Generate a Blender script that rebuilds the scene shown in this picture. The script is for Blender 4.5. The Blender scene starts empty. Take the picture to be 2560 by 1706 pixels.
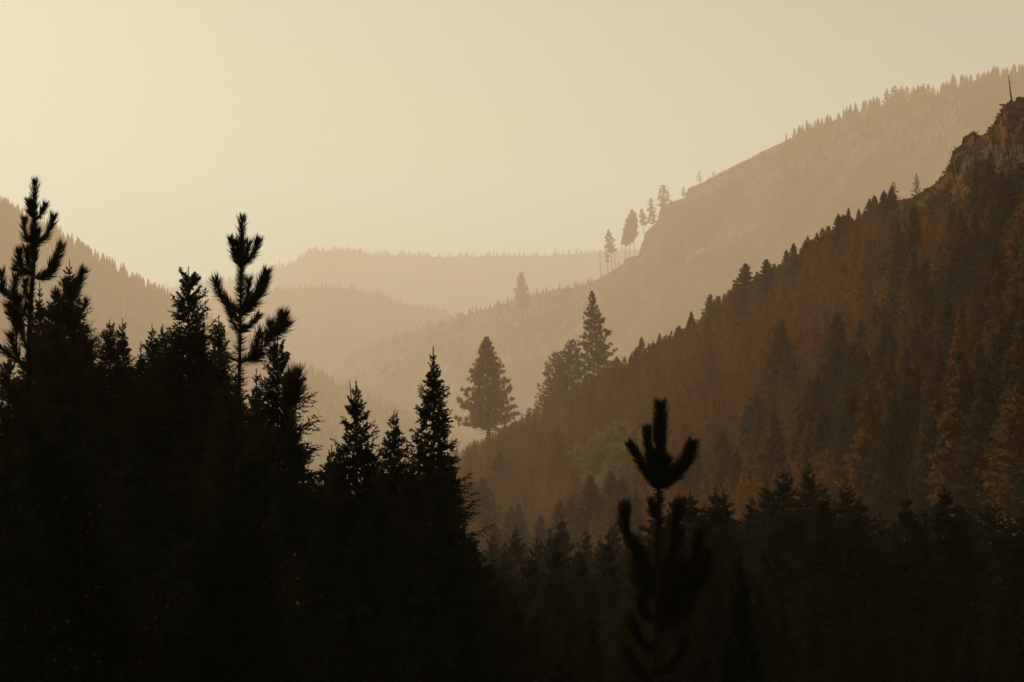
import bpy, math, random
import numpy as np
from mathutils import Vector, Matrix

# ------------------------------------------------------------------ camera, sky, sun, exposure
scene = bpy.context.scene
COL = scene.collection
K = 0.36 / 2560.0                      # metres per photo pixel at one metre (100 mm lens, 36 mm sensor)
cam_d = bpy.data.cameras.new('camera'); cam_d.lens = 100; cam_d.sensor_width = 36
cam_d.clip_start = 0.1; cam_d.clip_end = 40000
cam = bpy.data.objects.new('camera', cam_d); COL.objects.link(cam)
cam.location = (0, 0, 0); cam.rotation_euler = (math.radians(90), 0, 0)
scene.camera = cam

SUN_AZ = 24.0                          # degrees to the left of the view
SUN_EL = 29.0
world = bpy.data.worlds.new('World'); scene.world = world; world.use_nodes = True
wn = world.node_tree
sky = wn.nodes.new('ShaderNodeTexSky'); sky.sky_type = 'NISHITA'; sky.sun_disc = False
sky.sun_elevation = math.radians(SUN_EL); sky.sun_rotation = math.radians(-SUN_AZ)
sky.air_density = 1.0; sky.dust_density = 1.5; sky.ozone_density = 0.6
bg = wn.nodes['Background']; bg.inputs['Strength'].default_value = 0.05
tint = wn.nodes.new('ShaderNodeMix'); tint.data_type = 'RGBA'; tint.blend_type = 'MULTIPLY'; tint.inputs[0].default_value = 1.0
tint.inputs[7].default_value = (0.93, 0.885, 0.72, 1)          # smoke in the upper air warms the whole sky evenly
wn.links.new(sky.outputs['Color'], tint.inputs[6]); wn.links.new(tint.outputs[2], bg.inputs['Color'])

sun_d = bpy.data.lights.new('sun', 'SUN'); sun_d.energy = 5.0; sun_d.angle = math.radians(0.6)
sun_d.color = (1.0, 0.838, 0.69)
sun = bpy.data.objects.new('sun', sun_d); COL.objects.link(sun)
a, e = math.radians(SUN_AZ), math.radians(SUN_EL)
SV = Vector((-math.sin(a) * math.cos(e), math.cos(a) * math.cos(e), math.sin(e)))
sun.rotation_euler = SV.to_track_quat('Z', 'Y').to_euler()
sun.location = SV * 50

HAZE_DENSITY = 2.5e-4
HAZE_G = 0.32
HAZE_COLOR = (0.95, 0.66, 0.38)
HAZE_ABSORB = (0.8, 0.8, 0.8)

vs = scene.view_settings
vs.view_transform = 'Standard'; vs.look = 'None'; vs.exposure = 0.0; vs.gamma = 1.0
vs.use_curve_mapping = False
cy = scene.cycles
cy.max_bounces = 4; cy.diffuse_bounces = 1; cy.glossy_bounces = 1; cy.transmission_bounces = 2
cy.volume_bounces = 0; cy.transparent_max_bounces = 6
cy.use_denoising = True
cy.use_adaptive_sampling = False
try:
    cy.denoiser = 'OPENIMAGEDENOISE'
except Exception:
    pass

# ------------------------------------------------------------------ helpers
RNG = np.random.default_rng(7)

def at(u, v, D):
    return np.array([(u - 1280) * K * D, D, (853 - v) * K * D])

_tab = np.random.default_rng(3).random((256, 256))
def vnoise(x, y):
    x = np.asarray(x, float); y = np.asarray(y, float)
    xi = np.floor(x).astype(int); yi = np.floor(y).astype(int)
    fx = x - xi; fy = y - yi
    fx = fx * fx * (3 - 2 * fx); fy = fy * fy * (3 - 2 * fy)
    g = lambda i, j: _tab[i & 255, j & 255]
    return ((g(xi, yi) * (1 - fx) + g(xi + 1, yi) * fx) * (1 - fy) +
            (g(xi, yi + 1) * (1 - fx) + g(xi + 1, yi + 1) * fx) * fy) * 2 - 1
def fbm(x, y, o=4):
    s = 0; a = 1.0; f = 1.0
    for i in range(o):
        s = s + a * vnoise(x * f + 17.3 * i, y * f + 5.1 * i); a *= 0.5; f *= 2.03
    return s

class MB:
    """collects vertices and triangles for one mesh"""
    def __init__(self):
        self.V = []; self.T = []; self.n = 0
    def add(self, V, T):
        V = np.asarray(V, float).reshape(-1, 3); T = np.asarray(T, int).reshape(-1, 3)
        self.V.append(V); self.T.append(T + self.n); self.n += len(V)
        return self
    def arrays(self):
        if not self.V:
            return np.zeros((0, 3)), np.zeros((0, 3), int)
        return np.concatenate(self.V), np.concatenate(self.T)
    def mesh(self, name, mat, smooth=False):
        V, T = self.arrays()
        return mesh_from(name, V, T, mat, smooth)

def mesh_from(name, V, T, mat, smooth=False):
    me = bpy.data.meshes.new(name)
    me.vertices.add(len(V)); me.vertices.foreach_set('co', np.ascontiguousarray(V, np.float32).ravel())
    me.loops.add(len(T) * 3); me.loops.foreach_set('vertex_index', np.ascontiguousarray(T, np.int32).ravel())
    me.polygons.add(len(T))
    me.polygons.foreach_set('loop_start', np.arange(0, len(T) * 3, 3, dtype=np.int32))
    if smooth:
        me.polygons.foreach_set('use_smooth', np.ones(len(T), dtype=bool))
    me.update(calc_edges=True)
    me.materials.append(mat)
    return me

def obj(name, me, parent=None, M=None):
    o = bpy.data.objects.new(name, me); COL.objects.link(o)
    if M is not None: o.matrix_basis = M
    if parent is not None: o.parent = parent
    return o
def tag(o, label, cat, group=None):
    o['label'] = label; o['category'] = cat; o['kind'] = 'thing'
    if group: o['group'] = group
    return o
def thing(name, loc, label, cat, group=None, scale=1.0, rz=0.0):
    o = bpy.data.objects.new(name, None); COL.objects.link(o)
    o.empty_display_size = 0.3
    o.location = [float(c) for c in loc]; o.rotation_euler = (0, 0, rz)
    o.scale = (scale, scale, scale) if not isinstance(scale, (tuple, list)) else scale
    return tag(o, label, cat, group)

def unit(v):
    v = np.asarray(v, float); return v / (np.linalg.norm(v, axis=-1, keepdims=True) + 1e-12)
def frame(d):
    d = unit(d); r = np.zeros_like(d); r[..., 2] = 1
    m = np.abs(d[..., 2]) > 0.9
    r[m] = (1, 0, 0)
    a = unit(np.cross(d, r)); b = np.cross(d, a)
    return a, b

def tube(P, R, n=6):
    P = np.asarray(P, float); R = np.asarray(R, float)
    d = np.gradient(P, axis=0); A, B = frame(d)
    an = np.linspace(0, 2 * np.pi, n, endpoint=False)
    V = P[:, None] + R[:, None, None] * (A[:, None] * np.cos(an)[None, :, None] + B[:, None] * np.sin(an)[None, :, None])
    T = []
    for i in range(len(P) - 1):
        for j in range(n):
            a0 = i * n + j; a1 = i * n + (j + 1) % n; b0 = a0 + n; b1 = a1 + n
            T += [(a0, a1, b1), (a0, b1, b0)]
    return V.reshape(-1, 3), T

def smooth_path(P, n):
    P = np.asarray(P, float)
    if len(P) == 2:
        t = np.linspace(0, 1, n)[:, None]; return P[0] * (1 - t) + P[1] * t
    Q = np.concatenate([[2 * P[0] - P[1]], P, [2 * P[-1] - P[-2]]])
    out = []
    m = len(P) - 1
    for t in np.linspace(0, m - 1e-6, n):
        i = int(t); f = t - i; p0, p1, p2, p3 = Q[i:i + 4]
        out.append(0.5 * (2 * p1 + (p2 - p0) * f + (2 * p0 - 5 * p1 + 4 * p2 - p3) * f * f + (3 * p1 - p0 - 3 * p2 + p3) * f ** 3))
    return np.array(out)

def needles(rng, P, count, L, ang, w, t0=0.0, t1=1.0, bend=0.15, seg=2):
    """needles standing round the path P; ang in degrees from the path"""
    P = np.asarray(P, float)
    sl = np.concatenate([[0], np.cumsum(np.linalg.norm(np.diff(P, axis=0), axis=1))])
    t = (t0 + (t1 - t0) * rng.random(count)) * sl[-1]
    c = np.stack([np.interp(t, sl, P[:, i]) for i in range(3)], 1)
    D = np.gradient(P, axis=0)
    d = unit(np.stack([np.interp(t, sl, D[:, i]) for i in range(3)], 1))
    A, B = frame(d)
    az = rng.random(count) * 2 * np.pi
    side = A * np.cos(az)[:, None] + B * np.sin(az)[:, None]
    an = np.radians(ang * (0.65 + 0.7 * rng.random(count)))
    dr = d * np.cos(an)[:, None] + side * np.sin(an)[:, None]
    ln = L * (0.5 + 0.6 * rng.random(count))
    wd = unit(np.cross(dr, rng.normal(size=(count, 3)))) * (w / 2)
    tip = c + dr * ln[:, None] + d * (bend * ln)[:, None]
    if seg == 1:
        V = np.stack([c - wd, c + wd, tip], 1).reshape(-1, 3)
        T = np.arange(count * 3).reshape(-1, 3)
        return V, T
    mid = c + dr * (ln * 0.55)[:, None]
    V = np.stack([c - wd, c + wd, mid - wd * .9, mid + wd * .9, tip], 1).reshape(-1, 3)
    b = (np.arange(count) * 5)[:, None]
    T = np.concatenate([b + [0, 1, 3], b + [0, 3, 2], b + [2, 3, 4]], 1).reshape(-1, 3)
    return V, T

# ------------------------------------------------------------------ materials
def mat_new(name):
    m = bpy.data.materials.new(name); m.use_nodes = True
    nt = m.node_tree; nt.nodes.clear()
    return m, nt, nt.nodes.new('ShaderNodeOutputMaterial')

def foliage(name, c1, c2, c3=None, scale=1.0, transl=0.25, tcol=None, tmul=None, gloss=0.0, rnd=0.6, amt=0.55):
    m, nt, out = mat_new(name); N = nt.nodes; L = nt.links
    tc = N.new('ShaderNodeTexCoord'); no = N.new('ShaderNodeTexNoise'); no.inputs['Scale'].default_value = scale
    no.inputs['Detail'].default_value = 5; no.inputs['Roughness'].default_value = .7
    oi = N.new('ShaderNodeObjectInfo')
    geo = N.new('ShaderNodeNewGeometry')
    L.new(geo.outputs['Position'], no.inputs['Vector'])
    ad = N.new('ShaderNodeMath'); ad.operation = 'MULTIPLY_ADD'
    L.new(oi.outputs['Random'], ad.inputs[0]); ad.inputs[1].default_value = rnd
    sb = N.new('ShaderNodeMath'); sb.operation = 'MULTIPLY'; sb.inputs[1].default_value = amt
    L.new(no.outputs['Fac'], sb.inputs[0]); L.new(sb.outputs[0], ad.inputs[2])
    cr = N.new('ShaderNodeValToRGB'); e = cr.color_ramp.elements
    e[0].position = 0.2; e[0].color = (*c1, 1); e[1].position = 0.65; e[1].color = (*c2, 1)
    if c3:
        x = cr.color_ramp.elements.new(0.86); x.color = (*c3, 1)
    L.new(ad.outputs[0], cr.inputs[0])
    df = N.new('ShaderNodeBsdfDiffuse'); L.new(cr.outputs[0], df.inputs['Color'])
    sh = df
    if transl > 0:
        tr = N.new('ShaderNodeBsdfTranslucent')
        if tcol: tr.inputs['Color'].default_value = (*tcol, 1)
        elif tmul:
            mm = N.new('ShaderNodeMix'); mm.data_type = 'RGBA'; mm.blend_type = 'MULTIPLY'; mm.inputs[0].default_value = 1
            mm.inputs[7].default_value = (*tmul, 1); L.new(cr.outputs[0], mm.inputs[6]); L.new(mm.outputs[2], tr.inputs['Color'])
        else: L.new(cr.outputs[0], tr.inputs['Color'])
        mx = N.new('ShaderNodeMixShader'); mx.inputs[0].default_value = transl
        L.new(df.outputs[0], mx.inputs[1]); L.new(tr.outputs[0], mx.inputs[2]); sh = mx
    if gloss > 0:
        gl = N.new('ShaderNodeBsdfGlossy'); gl.inputs['Roughness'].default_value = 0.45
        gl.inputs['Color'].default_value = (.9, .85, .7, 1)
        mx2 = N.new('ShaderNodeMixShader'); mx2.inputs[0].default_value = gloss
        L.new(sh.outputs[0], mx2.inputs[1]); L.new(gl.outputs[0], mx2.inputs[2]); sh = mx2
    L.new(sh.outputs[0], out.inputs['Surface'])
    return m

def earth(name, cols, scale, bump=0.0, detail=8):
    m, nt, out = mat_new(name); N = nt.nodes; L = nt.links
    geo = N.new('ShaderNodeNewGeometry')
    no = N.new('ShaderNodeTexNoise'); no.inputs['Scale'].default_value = scale; no.inputs['Detail'].default_value = detail
    no.inputs['Roughness'].default_value = 0.62
    L.new(geo.outputs['Position'], no.inputs['Vector'])
    cr = N.new('ShaderNodeValToRGB'); el = cr.color_ramp.elements
    ps = np.linspace(0.3, 0.7, len(cols))
    el[0].position = ps[0]; el[0].color = (*cols[0], 1); el[1].position = ps[-1]; el[1].color = (*cols[-1], 1)
    for p, c in zip(ps[1:-1], cols[1:-1]):
        x = el.new(p); x.color = (*c, 1)
    L.new(no.outputs['Fac'], cr.inputs[0])
    df = N.new('ShaderNodeBsdfDiffuse'); L.new(cr.outputs[0], df.inputs['Color'])
    if bump:
        n2 = N.new('ShaderNodeTexNoise'); n2.inputs['Scale'].default_value = scale * 5; n2.inputs['Detail'].default_value = 6
        L.new(geo.outputs['Position'], n2.inputs['Vector'])
        bp = N.new('ShaderNodeBump'); bp.inputs['Strength'].default_value = 0.8; bp.inputs['Distance'].default_value = bump
        L.new(n2.outputs['Fac'], bp.inputs['Height']); L.new(bp.outputs[0], df.inputs['Normal'])
    L.new(df.outputs[0], out.inputs['Surface'])
    return m

M_NEEDLE = foliage('young_pine_needles', (.022, .025, .010), (.034, .034, .013), transl=.12, tcol=(.07, .038, .009), scale=20)
M_SPRUCE = foliage('spruce_needles', (.022, .028, .012), (.034, .040, .016), transl=.1, tcol=(.04, .03, .01), scale=3)
M_PINE = foliage('pine_needles', (.045, .044, .015), (.095, .060, .018), (.14, .07, .021), scale=.06, transl=.42, tmul=(1.5, 1.1, .45))
M_FOREST = foliage('forest_needles', (.030, .029, .011), (.085, .046, .015), (.15, .068, .020), scale=.06, transl=.42, tmul=(1.95, 1.3, .42), rnd=0, amt=.98)
M_DARK = foliage('dark_pine_needles', (.028, .034, .014), (.045, .042, .016), (.085, .05, .018), scale=.1, transl=.25)
M_FAR = foliage('far_forest_needles', (.035, .040, .022), (.05, .05, .026), scale=.02, transl=.1)
M_YELLOW = foliage('aspen_leaves', (.115, .118, .02), (.16, .148, .022), scale=.3, transl=.45)
M_RUST = foliage('rusty_leaves', (.16, .06, .02), (.25, .10, .03), (.30, .16, .04), scale=.5, transl=.4)
M_SCRUB = foliage('dry_scrub', (.06, .045, .016), (.12, .065, .02), (.18, .08, .03), scale=.12, transl=.15)
M_BARK = earth('bark', [(.022, .016, .011), (.045, .029, .018), (.07, .045, .028)], 12, 0.004)
M_BARK_FAR = earth('pine_bark', [(.05, .035, .022), (.11, .07, .045)], 1.5)
M_DEAD = earth('weathered_deadwood', [(.09, .07, .055), (.17, .14, .11)], 3)
M_ROCK = earth('crag_rock', [(.05, .028, .017), (.10, .05, .03), (.19, .09, .052)], .6, .15)
M_SLAB = earth('pale_slab_rock', [(.24, .15, .11), (.34, .22, .17), (.42, .30, .24)], .8, .05)
M_SOIL = earth('forest_floor', [(.035, .026, .016), (.06, .042, .024)], .8, .03)
M_HILL = earth('brushy_hillside', [(.034, .024, .010), (.07, .040, .016), (.15, .07, .027)], .2, .5)
M_RIDGE = earth('dry_ridge', [(.035, .03, .018), (.085, .065, .042), (.22, .16, .11)], .010, 3.0, 12)
M_FARHILL = earth('far_ridge', [(.045, .045, .028), (.07, .062, .04)], .006, 2.0)

# ------------------------------------------------------------------ terrain
def ground_z(x, y):
    y = np.asarray(y, float)
    z = np.interp(y, [-600, 0, 20, 100, 400, 1000, 3000, 8000], [40, -1.75, -7.5, -31, -62, -92, -112, -118])
    return z + fbm(np.asarray(x) * .02, y * .02) * np.clip(np.abs(y) * .01, 0.15, 4) * .5

def structure(name, me):
    o = obj(name, me); o['kind'] = 'structure'; return o

def grid_tris(nr, nc):
    i = np.arange(nr - 1)[:, None] * nc + np.arange(nc - 1)[None]
    i = i.ravel()
    return np.concatenate([np.stack([i, i + 1, i + nc + 1], 1), np.stack([i, i + nc + 1, i + nc], 1)])

gx = np.concatenate([np.linspace(-3400, -120, 50), np.linspace(-100, 100, 61), np.linspace(120, 3400, 50)])
gy = np.concatenate([np.linspace(-550, -20, 20), np.linspace(-10, 200, 90), np.linspace(220, 1000, 40), np.linspace(1100, 9900, 60)])
GX, GY = np.meshgrid(gx, gy)
gv = np.stack([GX, GY, ground_z(GX, GY)], -1).reshape(-1, 3)
structure('ground', mesh_from('ground', gv, grid_tris(len(gy), len(gx)), M_SOIL, True))

class Hill:
    """a ridge: crest line, a near flank falling towards the valley and a back flank"""
    def __init__(s, crest, Dc, vb, Db, p=1.0, amp=0.0, nscale=.02, amp0=.1, back=.25, far=1.0):
        s.c = np.array(crest, float); s.dc = np.array(Dc, float) * [1, far]; s.db = np.array(Db, float) * [1, far]
        s.crag = False; s.vb = vb; s.p = p; s.amp = amp; s.ns = nscale; s.amp0 = amp0; s.back = back
    def vc(s, u): return np.interp(u, s.c[:, 0], s.c[:, 1])
    def Dc(s, u): return np.interp(u, s.dc[:, 0], s.dc[:, 1])
    def Db(s, u): return np.interp(u, s.db[:, 0], s.db[:, 1])
    def pt(s, u, t):
        u = np.asarray(u, float); t = np.asarray(t, float)
        v = s.vc(u) + (s.vb - s.vc(u)) * t
        Dc = s.Dc(u); D = Dc + (s.Db(u) - Dc) * t ** s.p
        x = (u - 1280) * K * D; z = (853 - v) * K * D
        w = s.amp * (s.amp0 + (1 - s.amp0) * np.clip(t * 6, 0, 1))
        z = z + fbm(x * s.ns, D * s.ns, 5) * w
        if s.crag:                                         # broken rock near the top of the spur
            cw = np.clip((u - 2285) / 50, 0, 1) * np.clip((620 - v) / 110, 0, 1)
            r1 = 1 - np.abs(vnoise(x * .22 + 3, D * .16)); r2 = 1 - np.abs(vnoise(x * .6 + 9, D * .45)); r3 = vnoise(x * 1.4, D * 1.1)
            z = z + cw * np.clip(t * 30, .12, 1) * ((r1 - .6) * 3.2 + (r2 - .6) * 1.6 + r3 * .35)
        return np.stack(np.broadcast_arrays(x, D, z), -1)
    def t_of_v(s, u, v):
        return np.clip((v - s.vc(u)) / (s.vb - s.vc(u)), 0, 1)
    def build(s, name, mat, du, nt, smooth=True):
        us = np.arange(s.c[0, 0], s.c[-1, 0] + du, du)
        ts = np.linspace(0, 1, nt) ** 1.6
        rows = []
        c = s.pt(us, np.zeros_like(us))
        for b in (1.0, .6, .3, .12, .04):
            D = c[:, 1] * (1 + s.back * b)
            z = c[:, 2] - s.back * c[:, 1] * b * .45
            rows.append(np.stack([c[:, 0] * (1 + s.back * b), D, z], -1))
        for t in ts: rows.append(s.pt(us, np.full_like(us, t)))
        last = rows[-1].copy(); last[:, :2] *= .97; last[:, 2] = np.minimum(last[:, 2] - 12, -95); rows.append(last)
        V = np.stack(rows).reshape(-1, 3)
        return structure(name, mesh_from(name, V, grid_tris(len(rows), len(us)), mat, smooth))

HILLSIDE = Hill([(500, 1330), (900, 1240), (1000, 1210), (1100, 1165), (1200, 1125), (1300, 1075), (1400, 1010), (1500, 955), (1560, 920), (1650, 875),
                 (1740, 815), (1800, 778), (1870, 735), (1950, 685), (2010, 640), (2090, 585), (2170, 535), (2240, 505), (2285, 492), (2308, 477),
                 (2325, 466), (2342, 452), (2360, 436), (2366, 420), (2375, 412), (2378, 400), (2386, 377), (2400, 370), (2408, 352), (2412, 342), (2420, 338),
                 (2436, 330), (2440, 338), (2456, 341), (2468, 332), (2480, 318), (2490, 308), (2494, 296), (2502, 284), (2504, 272), (2516, 260),
                 (2528, 254), (2545, 246), (2600, 236), (2800, 190)],
                [(500, 820), (1100, 780), (1250, 750), (1400, 740), (1600, 610), (2000, 430), (2300, 340), (2560, 300), (2800, 290)], 1850,
                [(500, 130), (1100, 110), (1800, 62), (2560, 48), (2800, 46)], p=.70, amp=2.6, nscale=.022, amp0=.06)
CLIFF = Hill([(700, 990), (850, 905), (950, 862), (1045, 828), (1142, 793), (1230, 770), (1305, 748), (1400, 722), (1450, 716), (1488, 701), (1504, 694), (1524, 681),
              (1555, 663), (1562, 650), (1572, 643), (1593, 640), (1600, 630), (1603, 612), (1608, 602), (1611, 587), (1616, 579), (1631, 566), (1646, 551),
              (1648, 530), (1654, 515), (1674, 507), (1690, 501), (1714, 495), (1717, 477), (1724, 469), (1743, 462), (1761, 454), (1779, 444), (1805, 432),
              (1822, 422), (1848, 409), (1881, 395), (1904, 380), (1960, 354), (2017, 325), (2103, 296), (2149, 280), (2207, 266), (2333, 243), (2448, 207),
              (2560, 182), (2800, 120)],
             [(700, 3300), (1045, 3000), (1305, 2750), (1500, 2600), (1800, 2550), (2560, 2400), (2800, 2350)], 1250,
             [(700, 2500), (1500, 2100), (2800, 1850)], p=.8, amp=26, nscale=.009, amp0=.02, far=1.5)
LEFT = Hill([(-300, 330), (0, 507), (40, 530), (100, 565), (150, 590), (205, 626), (240, 650), (290, 676), (330, 702), (370, 722), (400, 738), (430, 754),
             (480, 782), (550, 822), (640, 868), (740, 930), (900, 1010)],
            [(-300, 2200), (900, 2600)], 1250, [(-300, 1250), (900, 1600)], p=.9, amp=8, nscale=.01, amp0=.05, far=1.5)
RED = Hill([(-250, 880), (300, 870), (500, 872), (620, 884), (700, 902), (744, 918), (783, 934), (813, 950), (859, 974), (916, 1000), (974, 1020), (1060, 1062), (1200, 1130), (1400, 1230)],
           [(-250, 2500), (350, 2500), (1400, 2200)], 1330, [(350, 1300), (1400, 1200)], p=.9, amp=6, nscale=.012, amp0=.05, far=1.5)
SECOND = Hill([(200, 790), (450, 760), (600, 738), (683, 728), (725, 722), (802, 720), (878, 724), (936, 735), (1012, 760), (1100, 775), (1250, 830), (1500, 900)],
              [(200, 3900), (1500, 3900)], 1150, [(200, 2700), (1500, 2700)], p=.9, amp=14, nscale=.005, amp0=.03, far=1.5)
FAR = Hill([(-300, 740), (200, 735), (420, 722), (560, 705), (640, 692), (690, 676), (718, 665), (745, 650), (762, 640), (790, 630), (816, 628), (850, 630), (892, 626), (925, 637),
            (1034, 640), (1100, 644), (1197, 642), (1290, 640), (1360, 641), (1500, 632), (1800, 610), (2300, 590)],
           [(-300, 5300), (2300, 5300)], 1000, [(-300, 4200), (2300, 4200)], p=.9, amp=14, nscale=.004, amp0=.03, far=1.5)
HILLSIDE.crag = True
HILLSIDE.build('hillside', M_HILL, 3, 190, False)
CLIFF.build('cliff_ridge', M_RIDGE, 4, 70)
LEFT.build('forested_ridge', M_FARHILL, 10, 40)
RED.build('low_ridge', M_FARHILL, 10, 40)
SECOND.build('valley_hill', M_FARHILL, 12, 30)
FAR.build('far_ridge', M_FARHILL, 12, 30)

# ------------------------------------------------------------------ tree meshes for the hills
def low_tree(rng, w=.2, tiers=7, sp=6, flat=.8):
    V = []; T = []
    for i in range(tiers):
        z = .12 + .80 * i / (tiers - 1); r = w * (1.02 - z) ** flat
        for j in range(sp):
            a = 2 * math.pi * (j + rng.random()) / sp; da = .55; rr = r * (.65 + .5 * rng.random())
            n = len(V)
            V += [(0, 0, min(1, z + .16)), (rr * math.cos(a - da), rr * math.sin(a - da), z - .05 * rng.random()),
                  (rr * math.cos(a + da), rr * math.sin(a + da), z - .05 * rng.random())]
            T.append((n, n + 1, n + 2))
    n = len(V)
    V += [(-.03 * w, 0, .88), (.03 * w * 3, 0, .88), (0, 0, 1.05), (-.012, 0, -.05), (.012, 0, -.05), (0, 0, .6)]
    T += [(n, n + 1, n + 2), (n + 3, n + 4, n + 5)]
    return np.array(V, float), np.array(T, int)

def scatter(name, trees, variants, mat, kind='stuff', label=None, cat=None):
    """one joined mesh of many trees: (pos, height, width factor)"""
    mb = MB(); rng = np.random.default_rng(abs(hash(name)) % 1000 if False else len(trees))
    for (p, h, wf) in trees:
        V, T = variants[rng.integers(len(variants))]
        a = rng.random() * 6.28; c, s = math.cos(a), math.sin(a)
        lx, ly = rng.normal(0, .02, 2)
        W = np.stack([(V[:, 0] * c - V[:, 1] * s) * h * wf + lx * V[:, 2] * h, (V[:, 0] * s + V[:, 1] * c) * h * wf + ly * V[:, 2] * h, V[:, 2] * h], 1) + p
        mb.add(W, T)
    o = obj(name, mb.mesh(name, mat)); o['kind'] = kind
    if label: tag(o, label, cat)
    return o

def tufts(rng, C, D, n, L, w):
    """a burst of n needle blades at every centre C, leaning along D"""
    m = len(C)
    C = np.repeat(C, n, 0); D = np.repeat(D, n, 0)
    d = unit(rng.normal(size=(m * n, 3)) + D * .55)
    if not np.isscalar(L): L = np.repeat(np.asarray(L), n)[:, None]
    l = L * (.6 + .6 * rng.random((m * n, 1)))
    wd = unit(np.cross(d, rng.normal(size=(m * n, 3)))) * w * (.7 + .6 * rng.random((m * n, 1)))
    b = C - d * l * .15
    V = np.stack([b - wd * .35, b + wd * .35, C + d * l * .6 + wd * .5, C + d * l, C + d * l * .6 - wd * .5], 1).reshape(-1, 3)
    i = (np.arange(m * n) * 5)[:, None]
    T = np.concatenate([i + [0, 1, 2], i + [0, 2, 4], i + [4, 2, 3]], 1).reshape(-1, 3)
    return V, T

def pine(rng, H, base=.15, hw=2.0, nb=60, per=7, tl=.34, tw=.14, tn=9, shape=.8, lean=0.0, up=30, gap=0.0, trunk_r=None, bare=0, droop=0):
    """trunk arrays and crown arrays for a conifer of height H"""
    tr = trunk_r or H * .013
    P = np.array([[lean * (z ** 1.3) * H, 0, z * H] for z in np.linspace(0, 1, 9)])
    P[1:-1, :2] += rng.normal(0, .002 * H, (7, 2))
    R = tr * (1 - np.linspace(0, .97, 9)) ** .8
    tv, tt = tube(P, R, 7)
    trunk = MB().add(tv, tt); crown = MB(); Cs = []; Ds = []; Ls = []
    for i in range(nb):
        t = ((i + rng.random()) / nb) ** .9              # 0 at the top
        z = H * (1 - t * (1 - base)) - .01 * H
        r = hw * (t ** shape) * (1 - .45 * max(0, t - .75) / .25 * rng.random()) * (.62 + .5 * rng.random()) + .03 * hw
        if rng.random() < gap: r *= .45
        a = i * 2.399 + rng.random() * .9
        el = math.radians(up * (1 - 1.25 * t) + rng.normal(0, 7) - droop * t)
        c = np.array([np.interp(z, P[:, 2], P[:, 0]), np.interp(z, P[:, 2], P[:, 1]), z])
        o = np.array([math.cos(a), math.sin(a), 0])
        s = np.linspace(0, 1, 5)[:, None]
        B = c + o * r * math.cos(el) * s + np.array([0, 0, 1]) * r * (math.sin(el) * s + .22 * s ** 2)
        bv, bt = tube(B, np.linspace(tr * .22, tr * .05, 5) * (.5 + .6 * t), 3); crown.add(bv, bt)
        k = max(2, int(per * (.45 + .75 * t)))
        q = .28 + .72 * rng.random(k) ** .75; q[0] = 1
        side = np.cross(o, [0, 0, 1])
        pc = np.stack([np.interp(q, s[:, 0], B[:, j]) for j in range(3)], 1)
        pc = pc + side * (rng.normal(0, .17, (k, 1)) * r * q[:, None]) + rng.normal(0, .03, (k, 3)) * r + [0, 0, tl * .25]
        Cs.append(pc); Ds.append(np.repeat((o * .7 + [0, 0, .7])[None], k, 0)); Ls.append(np.full(k, tl * min(1, .4 + 1.1 * t ** .6)))
    top = P[-1][None] - [[0, 0, .01 * H]]
    Cs.append(np.concatenate([top, top - [[0, 0, tl * .8]]])); Ds.append(np.array([[0, 0, 2.5]] * 2)); Ls.append(np.full(2, tl * .5))
    V, T = tufts(rng, np.concatenate(Cs), np.concatenate(Ds), tn, np.concatenate(Ls), tw); crown.add(V, T)
    for i in range(bare):
        z = H * base * (.25 + .75 * rng.random()); a = rng.random() * 6.28; r = hw * (.2 + .35 * rng.random())
        o = np.array([math.cos(a), math.sin(a), 0]); s = np.linspace(0, 1, 4)[:, None]
        B = np.array([0, 0, z]) + np.array([np.interp(z, P[:, 2], P[:, 0]), 0, 0]) + o * r * s + np.array([0, 0, 1]) * r * (-.25 * s + .1 * s * s)
        bv, bt = tube(B, np.linspace(tr * .16, tr * .05, 4), 3); trunk.add(bv, bt)
    return trunk, crown

def tree_obj(name, pos, tm, cm, label, cat, group=None, scale=1.0, rz=0.0, mat=None):
    t = thing(name, pos, label, cat, group, scale, rz)
    obj('trunk', tm, t); c = obj('crown', cm, t)
    if mat: c.material_slots[0].link = 'OBJECT'; c.material_slots[0].material = mat
    return t

rg = np.random.default_rng(11)
VAR = []                                                     # six kinds of ten-metre conifer for the hillside
for (b, hw, nb, per, tl, tw, tn, sh, gap, up) in [(.06, 2.1, 120, 13, .30, .07, 10, .85, 0, 35), (.08, 1.8, 110, 12, .30, .07, 10, .8, .1, 30), (.05, 2.5, 130, 14, .32, .07, 10, .9, .05, 30),
                                          (.10, 1.6, 100, 12, .30, .07, 10, .8, .1, 40), (.12, 2.2, 105, 12, .34, .08, 11, .75, .15, 25), (.05, 2.0, 130, 12, .28, .065, 10, 1.0, 0, 20)]:
    tr, cr = pine(rg, 10, b, hw, nb, per, tl, tw, tn, sh, up=up, gap=gap)
    VAR.append((tr.mesh('trunk', M_BARK_FAR, True), cr.mesh('crown', M_PINE)))
LOW = [low_tree(rg, w, 9, 8, f) for w, f in ((.22, .8), (.18, .7), (.26, .9), (.16, .75), (.21, .85))]
FARV = []
for (b, hw, nb, per, gap) in [(.1, 1.8, 46, 5, .1), (.15, 1.5, 42, 5, .15), (.05, 2.2, 50, 5, 0), (.2, 1.3, 40, 4, .1)]:
    tr, cr = pine(rg, 10, b, hw, nb, per, .62, .3, 6, .75, gap=gap)
    FARV.append((tr.mesh('trunk', M_BARK_FAR, True), cr.mesh('crown', M_FAR)))

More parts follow.
